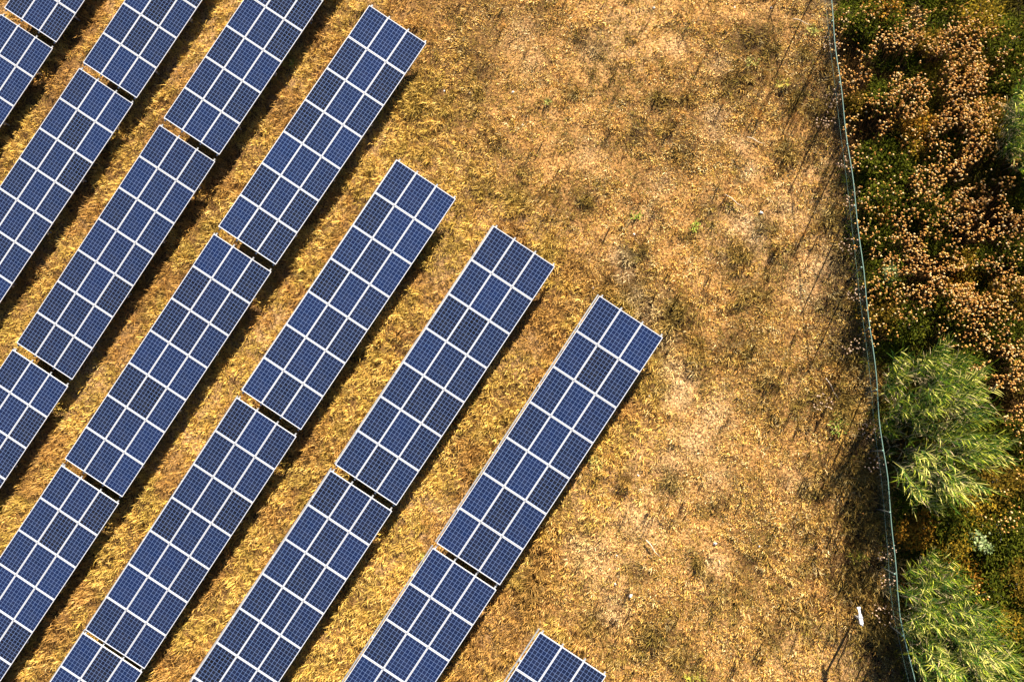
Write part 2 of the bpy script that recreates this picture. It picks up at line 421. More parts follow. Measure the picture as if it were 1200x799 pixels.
# ------------------------------------------------------------------ blades (numpy)
def blades(x, y, z, az, length, elev, width, bend, col, tipcol=None):
    """n curved blades -> verts (5 each), one quad and one triangle each"""
    n = len(x); dx = np.cos(az); dy = np.sin(az); px = -dy; py = dx
    e0 = elev; e1 = elev - bend
    b = np.stack([x, y, z], 1)
    m = b + np.stack([dx*np.cos(e0), dy*np.cos(e0), np.sin(e0)], 1) * (length*.5)[:, None]
    t = m + np.stack([dx*np.cos(e1), dy*np.cos(e1), np.sin(e1)], 1) * (length*.5)[:, None]
    s = np.stack([px, py, np.zeros(n)], 1)
    V = np.stack([b - s*(width*.35)[:, None], b + s*(width*.35)[:, None], m + s*(width*.5)[:, None], m - s*(width*.5)[:, None], t], 1)
    i = np.arange(n)[:, None]*5
    Q = i + np.array([0, 1, 2, 3])[None]; T = i + np.array([3, 2, 4])[None]
    cc = np.repeat(col[:, None, :], 5, 1)
    if tipcol is not None: cc[:, 4] = tipcol; 
    return V.reshape(-1, 3), Q, T, cc.reshape(-1, 3)
def merge(parts):
    V = []; Q = []; T = []; K = []; n = 0
    for v, q, t, c in parts:
        V.append(v); Q.append(np.asarray(q).reshape(-1, 4)+n); T.append(np.asarray(t).reshape(-1, 3)+n); K.append(c); n += len(v)
    return np.concatenate(V), np.concatenate(Q), np.concatenate(T), np.concatenate(K)
def pick(cols, idx): return np.array(cols)[idx]

# dry grass over the whole field
def tufts(cx, cy, per, lmin, lmax, wid, col, spread, emin=.15, emax=1.1, bend=.7):
    n = len(cx); X = np.repeat(cx, per); Y = np.repeat(cy, per)
    k = n*per
    a = rng.random(k)*2*PI; r = np.sqrt(rng.random(k))*spread
    X = X + np.cos(a)*r; Y = Y + np.sin(a)*r
    ln = np.repeat(lmin + (lmax-lmin)*rng.random(n), per) if not np.ndim(lmin) else np.repeat(lmin + (lmax-lmin)*rng.random(n), per)
    ln = ln*(.6+.7*rng.random(k))
    c = np.repeat(col, per, 0)*(0.50+.75*rng.random(k))[:, None]
    az = a + rng.normal(0, .9, k)
    return blades(X, Y, height(X, Y)-.01, az, ln, emin+(emax-emin)*rng.random(k), wid*(.6+.8*rng.random(k)), rng.random(k)*bend, np.clip(c, 0, .9))
straw = np.array([[.74,.46,.12],[.64,.36,.09],[.78,.54,.20],[.54,.27,.075],[.62,.40,.07],[.84,.64,.32],[.30,.15,.055],[.36,.27,.05]])
def build_grass():
    n = 230000
    # candidate tuft centres over the seen ground with a margin
    px = rng.uniform(-60, 1080, n); py = rng.uniform(-60, 860, n)
    D = RC.T @ np.stack([(px-600)/FPX, -(py-399.5)/FPX, -np.ones(n)]); t = -CAMZ/D[2]
    x = D[0]*t; y = D[1]*t
    keep = x < fence_x(y) + 1.0
    x = x[keep]; y = y[keep]; n = len(x)
    rz = row_zone(x, y); dk = spots(x, y, dark_px, .9); pl = spots(x, y, pale_px, .9)
    n1 = fbm(x, y, 51, 3.0, 4); n2 = fbm(x, y, 61, .8, 3)
    # litter: short flat straw everywhere
    nearf = np.clip(1-(fence_x(y)-x)/4.0, 0, 1)*shade_side(x, y)  # fence band: darker tint deepens the reed shadow; also thins litter, adds stalks
    w = rng.random(n)
    idx = np.where(rz > rng.random(n), np.where(w < .30, 0, np.where(w < .55, 1, np.where(w < .70, 4, np.where(w < .85, 2, np.where(w<.93,7,3))))),
                   np.where(w < .20, 0, np.where(w < .40, 1, np.where(w < .56, 2, np.where(w < .78, 3, np.where(w < .86, 5, np.where(w<.94,6,7)))))))
    col = pick(straw, idx)
    n3 = fbm(x, y, 71, .45, 2)
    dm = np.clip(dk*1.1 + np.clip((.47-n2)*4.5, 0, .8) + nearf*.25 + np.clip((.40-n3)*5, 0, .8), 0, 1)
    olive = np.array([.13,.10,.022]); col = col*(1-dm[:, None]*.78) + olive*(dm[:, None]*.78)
    pm = np.clip(pl, 0, 1)*.75; col = col*(1-pm[:, None]) + np.array([.80,.62,.40])*pm[:, None]
    golden = np.array([.70,.46,.10]); brn = np.array([.42,.21,.06]); n6 = fbm(x, y, 141, 1.5, 3); gm = rz*np.clip((n6-.42)*3, 0, .4); bm = np.clip((.50-n6)*5, 0, .65)*rz; col = col*(1-bm[:, None]) + brn*bm[:, None]; col = col*(1-gm[:, None]) + golden*gm[:, None]
    n4 = noise2(x, y, 131, .22); n5 = noise2(x, y, 132, .13)
    clump = np.clip((.6*n4+.4*n5-.38)*7, .02, 1)
    parts = []
    keepA = rng.random(n) > np.clip((.36-n3)*6, 0, .9) + pl*.30 + np.clip(dk-.3, 0, .6) + nearf*.35 + np.clip((n1-.60)*2,0,.5)*(1-rz)
    A = keepA & (rng.random(n) < .62) & (rng.random(n) < clump+.40)
    lenA = .07+.05*rng.random(n)
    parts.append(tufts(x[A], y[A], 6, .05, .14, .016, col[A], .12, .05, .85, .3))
    F = rng.random(n) < .45*(1-rz)
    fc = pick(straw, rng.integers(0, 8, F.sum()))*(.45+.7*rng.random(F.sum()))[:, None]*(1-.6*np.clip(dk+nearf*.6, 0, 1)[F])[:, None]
    parts.append(tufts(x[F]+.05, y[F]-.04, 5, .04, .10, .015, fc, .16, .1, 1.1, .3))
    # upright tufts: taller in the rows and in the dark patches
    Bm = (~A) & (rng.random(n) < np.clip(.30 + .55*rz + .5*dk + (n2-.5)*1.2 - pl*.6, .03, 1)) & (rng.random(n) < clump)
    hB = (.10 + .11*rz + .18*dk + .10*n1)[Bm]
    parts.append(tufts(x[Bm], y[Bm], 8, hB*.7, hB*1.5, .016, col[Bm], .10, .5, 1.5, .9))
    # scattered tall dry stalks that throw long shadow streaks
    streak = np.clip((fbm(x, y, 81, 1.6, 2)-.55)*6, 0, 1)
    Cm = rng.random(n) < .0015 + .012*dk*streak + .012*streak*(1-rz) + .016*nearf
    Cm &= rz < .5
    cc = col[Cm]*.8
    parts.append(tufts(x[Cm], y[Cm], 12, .30, .75, .014, cc, .07, 1.25, 1.57, .25))
    V, Q, T, K = merge(parts)
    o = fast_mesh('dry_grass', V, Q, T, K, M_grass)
    tag(o, 'dry golden straw grass covering the open field and the strips between the panel rows', 'grass', kind='stuff')
build_grass()

# ------------------------------------------------------------------ fence
def resample(pts, step):
    pts = np.array(pts, float); d = np.concatenate([[0], np.cumsum(np.hypot(*np.diff(pts, axis=0).T))])
    s = np.arange(0, d[-1], step); return np.stack([np.interp(s, d, pts[:, 0]), np.interp(s, d, pts[:, 1])], 1)
def build_fence():
    root = empty('wire_fence', (*fence_xy[len(fence_xy)//2], 0)); off = Vector(root.location)
    line = resample(fence_xy, .12)
    ry = [.025*math.sin(i*.21)+.02*math.sin(i*.057+1) for i in range(len(line))]
    q = MB().tube([(p[0]-off.x+ry[i]*.6, p[1]-off.y, FH+.02+ry[i]*.7) for i, p in enumerate(line)], .017, 6).build('top_rail', M_teal, root, True)
    q = MB().tube([(p[0]-off.x-.01, p[1]-off.y, 1.0+ry[i]*.5) for i, p in enumerate(line)], .004, 4).build('tension_wire', M_teal, root)
    # chain link: flat zigzag ribbons of wire
    v = []; f = []
    step = .15; cl = resample(fence_xy, step); nz = int(FH/step)
    def strand(a, b, r=.0004):
        a = Vector(a); b = Vector(b); d = (b-a).normalized(); u = d.cross(Vector((0, 0, 1))).normalized()*r; w = d.cross(u).normalized()*r
        n = len(v)
        for P in (a, b):
            v.extend([tuple(P+u), tuple(P-u*.5+w*.87), tuple(P-u*.5-w*.87)])
        f.extend([(n, n+1, n+4, n+3), (n+1, n+2, n+5, n+4), (n+2, n, n+3, n+5)])
    for i in range(0, len(cl)-nz, 1):
        # one long strand rising each way, split in four
        for k in range(3):
            i0 = i + (nz*k)//3; i1 = i + (nz*(k+1))//3; z0 = .04+FH*k/3; z1 = .04+FH*(k+1)/3
            strand((cl[i0][0]-off.x, cl[i0][1]-off.y, z0), (cl[i1][0]-off.x, cl[i1][1]-off.y, min(z1, FH)))
            strand((cl[i1][0]-off.x+.006, cl[i1][1]-off.y, z0), (cl[i0][0]-off.x+.006, cl[i0][1]-off.y, min(z1, FH)))
    mesh_obj('wire_mesh', v, f, M_wire, root)
    ys = [-118, -46, 26, 98, 170, 242, 314, 385, 457, 528, 600, 672, 744, 816, 888]
    fp = np.array(fence_px)
    for y in ys:
        x = np.interp(y, fp[:, 1], fp[:, 0]); g = gp(x, y, FH)
        p = MB().tube([(g[0]-off.x-.05, g[1]-off.y, -.3), (g[0]-off.x-.05, g[1]-off.y, FH+.08)], .024, 8).build('fence_post', M_fpost, root, True)
        c = MB().tube([(g[0]-off.x-.05, g[1]-off.y, FH+.08), (g[0]-off.x-.05, g[1]-off.y, FH+.11)], [.040, .02], 8).build('post_cap', M_teal, p, True)
    tag(root, 'thin teal wire mesh fence with slim posts between dry field and green scrub', 'fence')
build_fence()

# ------------------------------------------------------------------ vegetation beyond the fence
def reed_clump(name, outline_px, nst, hgt, label, lean=(0.25, -0.05), bright=1.0):
    """stems with long arching leaves; outline is the crown seen at about 0.8 of the height"""
    poly = np.array([gp(x, y, hgt*.75)[:2] for x, y in outline_px])
    c = poly.mean(0)
    def inside(p):
        r = False; j = len(poly)-1
        for i in range(len(poly)):
            if (poly[i, 1] > p[1]) != (poly[j, 1] > p[1]) and p[0] < (poly[j, 0]-poly[i, 0])*(p[1]-poly[i, 1])/(poly[j, 1]-poly[i, 1])+poly[i, 0]: r = not r
            j = i
        return r
    lo = poly.min(0); hi = poly.max(0)
    root = empty(name, (c[0], c[1], 0)); st = MB(); parts = []; k = 0
    while k < nst:
        p = np.array([R.uniform(lo[0], hi[0]), R.uniform(lo[1], hi[1])])
        if not inside(p): continue
        k += 1
        tip = p - c; base = c + tip*.74
        dmin = min(np.hypot(*(poly[i]-p)) for i in range(len(poly)))
        h = hgt*(R.uniform(.72, 1.0)+1.5*(float(fbm(np.array([p[0]]), np.array([p[1]]), 111, .9, 2)[0])-.5))
        L_ = np.array([tip[0]*.26+lean[0]+R.uniform(-.2, .2), tip[1]*.26+lean[1]+R.uniform(-.2, .2)])
        def at(t): return np.array([base[0]-c[0]+L_[0]*t**1.7, base[1]-c[1]+L_[1]*t**1.7, h*t*(1-.06*t)])
        st.tube([at(t) for t in (0, .35, .7, 1)], [.013, .012, .008, .004], 4, False)
        nl = R.randint(24, 31)
        a0 = R.uniform(0, 2*PI)
        for j in range(nl):
            t = .30+.70*j/(nl-1); P = at(t); az = a0 + j*PI + R.gauss(0, .7)
            # leaves blown to the right, away from the fence
            vx, vy = math.cos(az)+.95+tip[0]*.15, math.sin(az)-.10+tip[1]*.2; az = math.atan2(vy, vx)
            parts.append((P, az, R.uniform(.34, .62)*(1.05-.25*t), R.uniform(.45, 1.15)+.25*(t > .9), R.uniform(.016, .030), R.uniform(.4, 1.2), t))
    n = len(parts)
    P = np.array([q[0] for q in parts]); az = np.array([q[1] for q in parts]); ln = np.array([q[2] for q in parts]); el = np.array([q[3] for q in parts])
    wd = np.array([q[4] for q in parts]); bd = np.array([q[5] for q in parts]); tt = np.array([q[6] for q in parts])
    pal = np.array([[.035,.075,.008],[.080,.13,.010],[.17,.21,.016],[.020,.050,.012],[.30,.31,.035],[.055,.105,.016]])
    ci = rng.integers(0, 6, n); wpos = P[:, :2]+c
    pn = fbm(wpos[:, 0], wpos[:, 1], 77, 1.1, 2); col = pal[ci]*(.35+1.3*pn)[:, None]*bright
    yel = (rng.random(n) < .10+.25*(pn > .6)); col[yel] = np.array([.50,.46,.12])*bright
    low_shaded = tt < .62; col[low_shaded] = np.array([.030,.050,.010])*(.6+.8*rng.random(low_shaded.sum()))[:, None]  # lower leaves tinted dark, painting the shade inside the clump
    dry = rng.random(n) < np.where(tt < .5, .35, .03); col[dry] = [.40,.31,.17]
    # leaf = 3 segments
    nseg = 4; ws = np.array([.5, 1.0, .85, .5, 0.0])
    pts = [P]; e = el.copy()
    for s in range(nseg):
        pts.append(pts[-1] + np.stack([np.cos(az)*np.cos(e), np.sin(az)*np.cos(e), np.sin(e)], 1)*(ln/nseg)[:, None]); e = e-bd/nseg*1.3
    side = np.stack([-np.sin(az), np.cos(az), np.zeros(n)], 1)
    rows = []
    for s in range(nseg):
        w = (wd*ws[s]*.5)[:, None]; rows += [pts[s]-side*w, pts[s]+side*w]
    rows.append(pts[nseg]); V = np.stack(rows, 1).reshape(-1, 3); m = 2*nseg+1; i = np.arange(n)[:, None]*m
    Q = np.concatenate([i+np.array([2*s, 2*s+1, 2*s+3, 2*s+2]) for s in range(nseg-1)]); T = i+np.array([2*nseg-2, 2*nseg-1, 2*nseg])
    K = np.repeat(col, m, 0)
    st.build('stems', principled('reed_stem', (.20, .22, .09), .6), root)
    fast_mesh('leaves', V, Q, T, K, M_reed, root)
    tag(root, label, 'reeds', 'green reed clumps beyond the fence')
reed_clump('reed_clump', [(1034,420),(1056,400),(1095,398),(1130,420),(1150,455),(1172,500),(1178,535),(1160,565),(1125,590),(1095,605),(1068,590),(1044,560),(1036,500),(1031,455)], 250, 2.9,
           'large green reed clump leaning right in the middle of the scrub beside the fence')
reed_clump('reed_clump', [(1055,662),(1085,645),(1110,650),(1135,690),(1165,720),(1190,760),(1215,830),(1200,880),(1120,880),(1085,830),(1062,770),(1050,710)], 310, 2.9,
           'bright green reed clump at the bottom edge right of the fence', bright=1.12)
reed_clump('reed_clump', [(1178,108),(1195,102),(1240,100),(1250,190),(1215,200),(1190,185),(1172,165),(1172,130)], 110, 2.6,
           'pale green reed clump cut off by the right edge in the upper part', bright=1.05)

def shrub(px, py, r, h, pal, label, name='shrub', grp='low shrubs in the scrub', nleaf=1500, lw=.045):
    g = gp(px, py, h*.7); root = empty(name, (g[0], g[1], 0)); st = MB()
    nb = 9
    cl = []
    for k in range(nb*3):
        a = R.uniform(0, 2*PI); q = math.sqrt(R.random())*r*.95; z = h*R.uniform(.45, 1.0)*(1-.45*(q/r)**2)
        cl.append((q*math.cos(a), q*math.sin(a), z))
        if k < nb*2: st.tube([(0, 0, -.05), (q*math.cos(a)*.5, q*math.sin(a)*.5, z*.55), (q*math.cos(a), q*math.sin(a), z)], [.014, .009, .004], 4, False)
    cl = np.array(cl); ii = rng.integers(0, len(cl), nleaf)
    P = cl[ii] + rng.normal(0, 1, (nleaf, 3))*np.array([.14, .14, .11])*min(1.3, r/.6)
    P[:, 2] = np.maximum(P[:, 2], .05)
    ct = (.65+.7*rng.random(len(cl)))[ii]
    pal = np.array(pal); col = pal[rng.integers(0, len(pal), nleaf)]*(ct*(.75+.5*rng.random(nleaf)))[:, None]
    v, q, t, k_ = blades(P[:, 0], P[:, 1], P[:, 2], rng.random(nleaf)*2*PI, .08+.10*rng.random(nleaf), rng.uniform(-.2, 1.2, nleaf), lw*(.6+.8*rng.random(nleaf)), rng.random(nleaf)*.8, col)
    st.build('branches', M_post, root); fast_mesh('foliage', v, q, t, k_, M_leaf, root)
    tag(root, label, 'shrub', grp)
GR = [[.060,.085,.008],[.085,.110,.010],[.11,.125,.014],[.040,.060,.008]]
OL = [[.16,.12,.015],[.20,.14,.02],[.10,.09,.012]]
OR = [[.34,.17,.02],[.22,.12,.015],[.42,.26,.03],[.11,.10,.015]]
YE = [[.36,.26,.025],[.26,.20,.02],[.14,.13,.02]]
PA = [[.20,.26,.10],[.15,.20,.07],[.28,.31,.15]]
def Lb(s): return s
shr = [(1010,18,.8,1.0,GR,'dark green shrub at the top edge touching the fence'),
 (1036,6,.6,.9,OR,'rusty brown shrub at the top edge next to the dark green one by the fence'),
 (1052,28,.5,.8,GR,'small green shrub under the rusty one near the top edge'),
 (1150,18,.7,1.0,YE,'yellow green shrub at the top edge right of the seed heads'),
 (1185,45,.9,1.1,GR,'green shrub in the top right corner'),
 (1190,90,.7,.9,GR,'green shrub just above the pale reeds at the right edge'),
 (1168,128,.5,.8,OL,'olive shrub left of the pale reeds at the right edge'),
 (1162,150,.5,.7,YE,'yellowish shrub lower left of the pale reeds at the right edge'),
 (1030,110,.6,.8,GR,'green shrub among seed heads near the upper fence'),
 (1012,118,.5,.7,OL,'olive shrub touching the upper fence'),
 (1078,150,.6,.8,OR,'orange shrub in the middle of the upper seed heads'),
 (1068,170,.4,.7,YE,'yellow shrub below the orange one in the upper scrub'),
 (1030,185,.7,.9,GR,'green shrub beside the fence a quarter of the way down'),
 (1055,200,.7,.9,GR,'broad green shrub right of the fence, above the central seed heads'),
 (1036,232,.7,1.0,GR,'green shrub close to the fence above the small orange bush'),
 (1033,248,.35,.8,OR,'small orange bush close to the fence'),
 (1028,275,.5,.7,GR,'green shrub under the small orange bush by the fence'),
 (1095,240,.7,.8,GR,'green shrub between two patches of seed heads in the middle of the scrub'),
 (1100,285,.5,.7,GR,'small green shrub inside the seed heads right of the middle'),
 (1130,312,.6,.8,YE,'yellowish shrub among seed heads right of the middle'),
 (1155,300,.5,.8,GR,'green shrub near the right edge level with the yellowish one'),
 (1190,290,.6,.9,GR,'green shrub at the right edge above the middle'),
 (1195,240,.5,.8,GR,'small dark shrub at the right edge in the seed heads'),
 (1040,325,.7,.9,GR,'grey green shrub by the fence above the large reed clump'),
 (1035,368,.7,.9,OL,'olive shrub directly above the large reed clump'),
 (1065,378,.7,.9,GR,'green shrub above right of the large reed clump'),
 (1110,365,.7,.8,GR,'green shrub right of the olive one above the reeds'),
 (1185,350,.7,.9,OL,'olive shrub at the right edge below the middle seed heads'),
 (1180,385,.7,.8,GR,'dark green shrub at the right edge beside the reed tops'),
 (1140,425,.6,.8,GR,'green shrub touching the top right of the large reed clump'),
 (1120,342,.5,.7,OR,'rust coloured shrub among the seed heads above the reeds'),
 (1185,505,.7,.9,GR,'green shrub right of the large reed clump'),
 (1150,595,.7,.8,YE,'yellow brown shrub below right of the large reed clump'),
 (1180,565,.8,.9,OL,'olive shrub at the right edge below the large reed clump'),
 (1120,612,.8,.9,GR,'dark shrub just under the large reed clump'),
 (1072,628,.5,.8,OR,'orange shrub beside the fence above the lower reeds'),
 (1088,618,.5,.8,OR,'orange flecked shrub just right of the orange one above the lower reeds'),
 (1120,640,.7,1.0,YE,'yellow shrub above the lower reeds'),
 (1130,668,.7,.9,OR,'rusty orange shrub on the upper right side of the lower reeds'),
 (1150,640,.8,1.0,GR,'green shrub right of the yellow shrub above the lower reeds'),
 (1185,625,.9,1.0,GR,'broad green shrub at the right edge above the lower scrub'),
 (1170,690,.8,1.0,GR,'dark green shrub at the right of the lower reeds'),
 (1195,680,.7,.9,OL,'olive shrub at the right edge beside the lower reeds'),
 (1175,730,.6,.8,YE,'yellow orange shrub at the right edge low in the view'),
 (1198,760,.7,.8,GR,'green shrub in the bottom right corner'),
 (1140,75,.5,.7,OL,'olive shrub hidden among the seed heads near the top'),
 (1090,48,.5,.7,OL,'brownish shrub hidden under the seed heads near the top')]
for px, py, r, h, pal, lab in shr:
    shrub(px, py, r*1.05, h*R.uniform(.7, 1.0), np.array(pal)*np.array([.72, .62, .6]), lab, nleaf=int(1700*r))
for px, py, lab in [(1152,642,'grey green leafy weed in the lower scrub'),(1145,632,'pale weed rosette in the lower scrub above the rusty shrub'),(1045,320,'grey green weed by the fence above the large reed clump')]:
    shrub(px, py, .28, 1.1, PA, lab, 'leafy_weed', 'pale weeds in the scrub', 160, .06)

# low green and brown ground growth under the scrub
def scrub_floor():
    n = 26000
    px = rng.uniform(985, 1290, n); py = rng.uniform(-80, 880, n)
    D = RC.T @ np.stack([(px-600)/FPX, -(py-399.5)/FPX, -np.ones(n)]); t = -CAMZ/D[2]; x = D[0]*t; y = D[1]*t
    k = x > fence_x(y)+.1; x = x[k]; y = y[k]; n = len(x)
    m = fbm(x, y, 91, 1.3, 3); m2 = fbm(x, y, 95, 2.4, 3)
    g = np.array([.062,.078,.007]); br = np.array([.08,.045,.014]); ye = np.array([.20,.16,.016])
    w = np.clip((m-.34)*5, 0, 1)[:, None]; col = br*(1-w)+g*w; w2 = np.clip((m2-.58)*5, 0, .7)[:, None]; col = col*(1-w2)+ye*w2
    v = merge([tufts(x, y, 6, .15, .45, .028, col, .12, .3, 1.4, .8)])
    o = fast_mesh('scrub_undergrowth', *v, M_grass)
    tag(o, 'tangled low green and brown undergrowth between the shrubs beyond the fence', 'undergrowth', kind='stuff')
scrub_floor()

# dry seed heads on thin stems
SX = np.array([[0,0,1],[.9,0,.1],[0,.9,.1],[-.9,0,.1],[0,-.9,.1],[0,0,-.8]])
def seed_heads(x, y, z, rad, col, stem_h=.5):
    n = len(x); parts = []
    V = (SX[None]*rad[:, None, None] + np.stack([x, y, z], 1)[:, None]).reshape(-1, 3)
    # turned at random
    ang = rng.random(n)*PI; ca = np.cos(ang); sa = np.sin(ang)
    loc = SX[None]*rad[:, None, None]; lx = loc[..., 0]*ca[:, None]-loc[..., 1]*sa[:, None]; ly = loc[..., 0]*sa[:, None]+loc[..., 1]*ca[:, None]
    V = np.stack([lx+x[:, None], ly+y[:, None], loc[..., 2]+z[:, None]], -1).reshape(-1, 3)
    F = np.array([[0,1,2],[0,2,3],[0,3,4],[0,4,1],[5,2,1],[5,3,2],[5,4,3],[5,1,4]])
    T = (np.arange(n)[:, None, None]*6+F[None]).reshape(-1, 3)
    parts.append((V, np.zeros((0, 4), int), T, np.repeat(col, 6, 0)))
    # bracts: short pale strips around each head
    k = 4; X = np.repeat(x, k); Y = np.repeat(y, k); Z = np.repeat(z, k)-.01; a = rng.random(n*k)*2*PI
    parts.append(blades(X, Y, Z, a, np.repeat(rad, k)*rng.uniform(1.0, 2.0, n*k), rng.uniform(-.5, .9, n*k), np.full(n*k, .014), np.zeros(n*k), np.repeat(col, k, 0)*.8))
    # stems: thin leaning strips down towards the root
    ax = rng.random(n)*2*PI; ln = z*.98
    ex = x-np.cos(ax)*.22; ey = y-np.sin(ax)*.22
    d = np.arctan2(y-ey, x-ex)
    parts.append(blades(ex, ey, np.zeros(n), d, np.hypot(z, .22)*.98, np.arctan2(z, .22), np.full(n, .014), np.zeros(n), np.tile(np.array([.09,.05,.022]), (n, 1))))
    return merge(parts)
seed_regions = [(1085,45,60,38,1),(1130,60,55,40,1),(1060,60,40,30,.8),(1105,110,75,45,1),(1150,110,30,60,1),(1045,80,45,35,.7),(1070,110,50,30,.9),(1130,160,40,40,1),(1150,185,30,30,.8),
 (1015,100,22,20,.5),(1035,150,22,14,.8),(1050,152,22,12,.7),(1010,150,14,16,.4),(1100,190,30,30,.5),(1095,215,30,25,.9),(1120,220,40,35,1),(1135,245,35,30,1),(1060,250,22,18,.9),(1080,275,30,25,.9),
 (1070,300,35,30,1),(1100,310,35,30,.8),(1060,335,40,22,.9),(1110,335,50,25,1),(1150,330,45,30,1),(1160,260,35,30,.9),(1185,250,25,40,.6),(1180,215,25,20,.6),(1130,355,35,25,.9),(1165,365,35,25,.8),
 (1130,395,30,16,.7),(1165,420,38,25,1),(1190,440,25,35,1),(1125,432,22,12,.8),(1178,465,20,25,.7),(1065,365,22,14,.5),(1190,480,15,30,.6),(1185,190,20,15,.5),(1190,330,20,20,.6),
 (1190,610,20,20,.6),(1188,400,20,20,.6),(1080,20,40,14,.5),(1145,700,15,18,.4),(1185,575,14,14,.4),(1050,225,14,10,.4),(1020,275,12,14,.4),(1030,300,14,18,.4),(1215,300,30,300,.5),
 (985,60,10,30,.9),(992,100,9,30,.9),(1000,150,12,30,.9),(1004,200,9,30,.9),(1012,250,9,30,.8),(1016,300,9,30,.8),(1024,350,9,30,.8),(1026,390,8,20,.6),(988,20,8,20,.8),(1040,10,30,14,.5)]
def scrub_heads():
    X = []; Y = []
    for cx, cy, rx, ry, s in seed_regions:
        n = int(rx*ry*.020*s*10.5)
        a = rng.random(n)*2*PI; q = np.sqrt(rng.random(n))*rng.uniform(.8, 1.15, n)
        X.append(cx+np.cos(a)*q*rx); Y.append(cy+np.sin(a)*q*ry)
    # thin scatter over the whole scrub, none on the reeds
    bx = rng.uniform(1000, 1260, 3600); by = rng.uniform(-40, 620, 3600)
    ok = ~((bx < 1180) & (by > 395) & (by < 600)) & ~((bx > 1160) & (by > 95) & (by < 205)) & ((by < 470) | (rng.random(3600) < .35))
    X.append(bx[ok]); Y.append(by[ok])
    px = np.concatenate(X); py = np.concatenate(Y); n = len(px)
    z = rng.uniform(.75, 1.55, n)
    D = RC.T @ np.stack([(px-600)/FPX, -(py-399.5)/FPX, -np.ones(n)]); t = (z-CAMZ)/D[2]; x = D[0]*t; y = D[1]*t
    m = (fbm(x, y, 101, .5, 3) > .44)
    m &= x > fence_x(y)+.1
    m |= (x <= fence_x(y)+.1) & (x > fence_x(y)-.75) & (rng.random(n) < .5)
    x = x[m]; y = y[m]; z = z[m]; n = len(x)
    pal = np.array([[.66,.34,.10],[.74,.44,.15],[.48,.22,.055],[.82,.58,.27],[.30,.13,.035],[.58,.32,.07]])
    col = pal[rng.integers(0, 6, n)]*(.75+.4*rng.random(n))[:, None]
    o = fast_mesh('dry_seed_heads', *seed_heads(x, y, z, rng.uniform(.026, .046, n), col), M_seed)
    tag(o, 'mass of dry pinkish tan seed heads on thin stems across the dark scrub', 'seed heads', kind='stuff')
scrub_heads()
# single seed-head plants that stand apart along the fence
loners = [(975,50,'at the top near the upper end of the fence'),(968,140,'left of the upper fence level with the first seed patch'),(992,190,'left of the fence, second from the top'),(978,118,'small and close to the upper fence'),
 (1000,235,'right under the fence line above its middle'),(995,288,'left of the fence above its middle'),(1005,345,'left of the fence in front of the grey green shrub'),(1000,405,'left of the fence level with the reed tops'),
 (965,473,'farthest from the fence, beside a bright green weed'),(1020,505,'in the shade left of the fence beside the large reeds'),(1027,545,'in the dark shade under the fence beside the large reeds'),
 (1040,648,'left of the fence at the top of the lower reeds'),(1042,680,'left of the fence beside the lower reeds'),(1035,720,'between the white box post and the fence')]
for px, py, w in loners:
    g = gp(px, py, .6); root = empty('seed_head_plant', (g[0], g[1], 0)); n = 22
    a = rng.random(n)*2*PI; q = np.sqrt(rng.random(n))*.38
    col = np.array([[.60,.42,.28]])*(.7+.5*rng.random(n))[:, None]
    V, Q, T, K = seed_heads(np.cos(a)*q, np.sin(a)*q, rng.uniform(.35, .85, n), rng.uniform(.022, .038, n), col)
    h_ = n*6
    for k in range(n):
        fast_mesh('seed_head', V[k*6:k*6+6], np.zeros((0, 4), int), T[k*8:k*8+8]-k*6, K[k*6:k*6+6], M_seed, root)
    V2, Q2, T2, K2 = V[h_:], Q-h_, T[n*8:]-h_, K[h_:]
    fast_mesh('stalks', V2, Q2, T2, K2, M_seed, root)
    tag(root, 'lone dry seed head plant ' + w, 'plant', 'lone seed head plants along the fence')

# ------------------------------------------------------------------ small things in the field
weeds = [(746,253,.22,[[.30,.36,.05],[.22,.30,.05]],'tiny bright green weed in the open field right of the third row end'),
 (814,263,.25,[[.36,.40,.06],[.25,.30,.05]],'bright yellow green weed alone in the middle of the open field'),
 (981,497,.42,[[.26,.34,.06],[.18,.26,.04]],'bright green weed left of the fence beside the large reeds'),
 (1008,652,.30,[[.55,.50,.06],[.42,.40,.06]],'yellow flowering weed left of the fence above the white box post'),
 (341,73,.25,[[.36,.38,.06],[.26,.28,.05]],'yellow green weed between two panel rows near the top'),
 (919,96,.28,[[.45,.40,.08],[.36,.30,.06]],'yellowish weed in the field near the top of the fence'),
 (955,33,.28,[[.30,.32,.08],[.40,.35,.10]],'grey green weed beside the top end of the fence'),
 (812,795,.30,[[.50,.48,.07],[.40,.38,.06]],'yellow weed at the bottom edge of the open field'),
 (698,540,.35,[[.36,.34,.10],[.28,.27,.08]],'olive weed tuft against the low side of the rightmost whole table'),
 (884,70,.25,[[.26,.26,.06],[.34,.30,.10]],'olive weed at the upper right of the open field'),
 (640,118,.2,[[.34,.33,.09],[.28,.27,.07]],'small olive weed in the upper middle of the open field'),
 (500,650,.2,[[.36,.33,.07],[.30,.28,.06]],'small olive weed between the two lowest panel rows')]
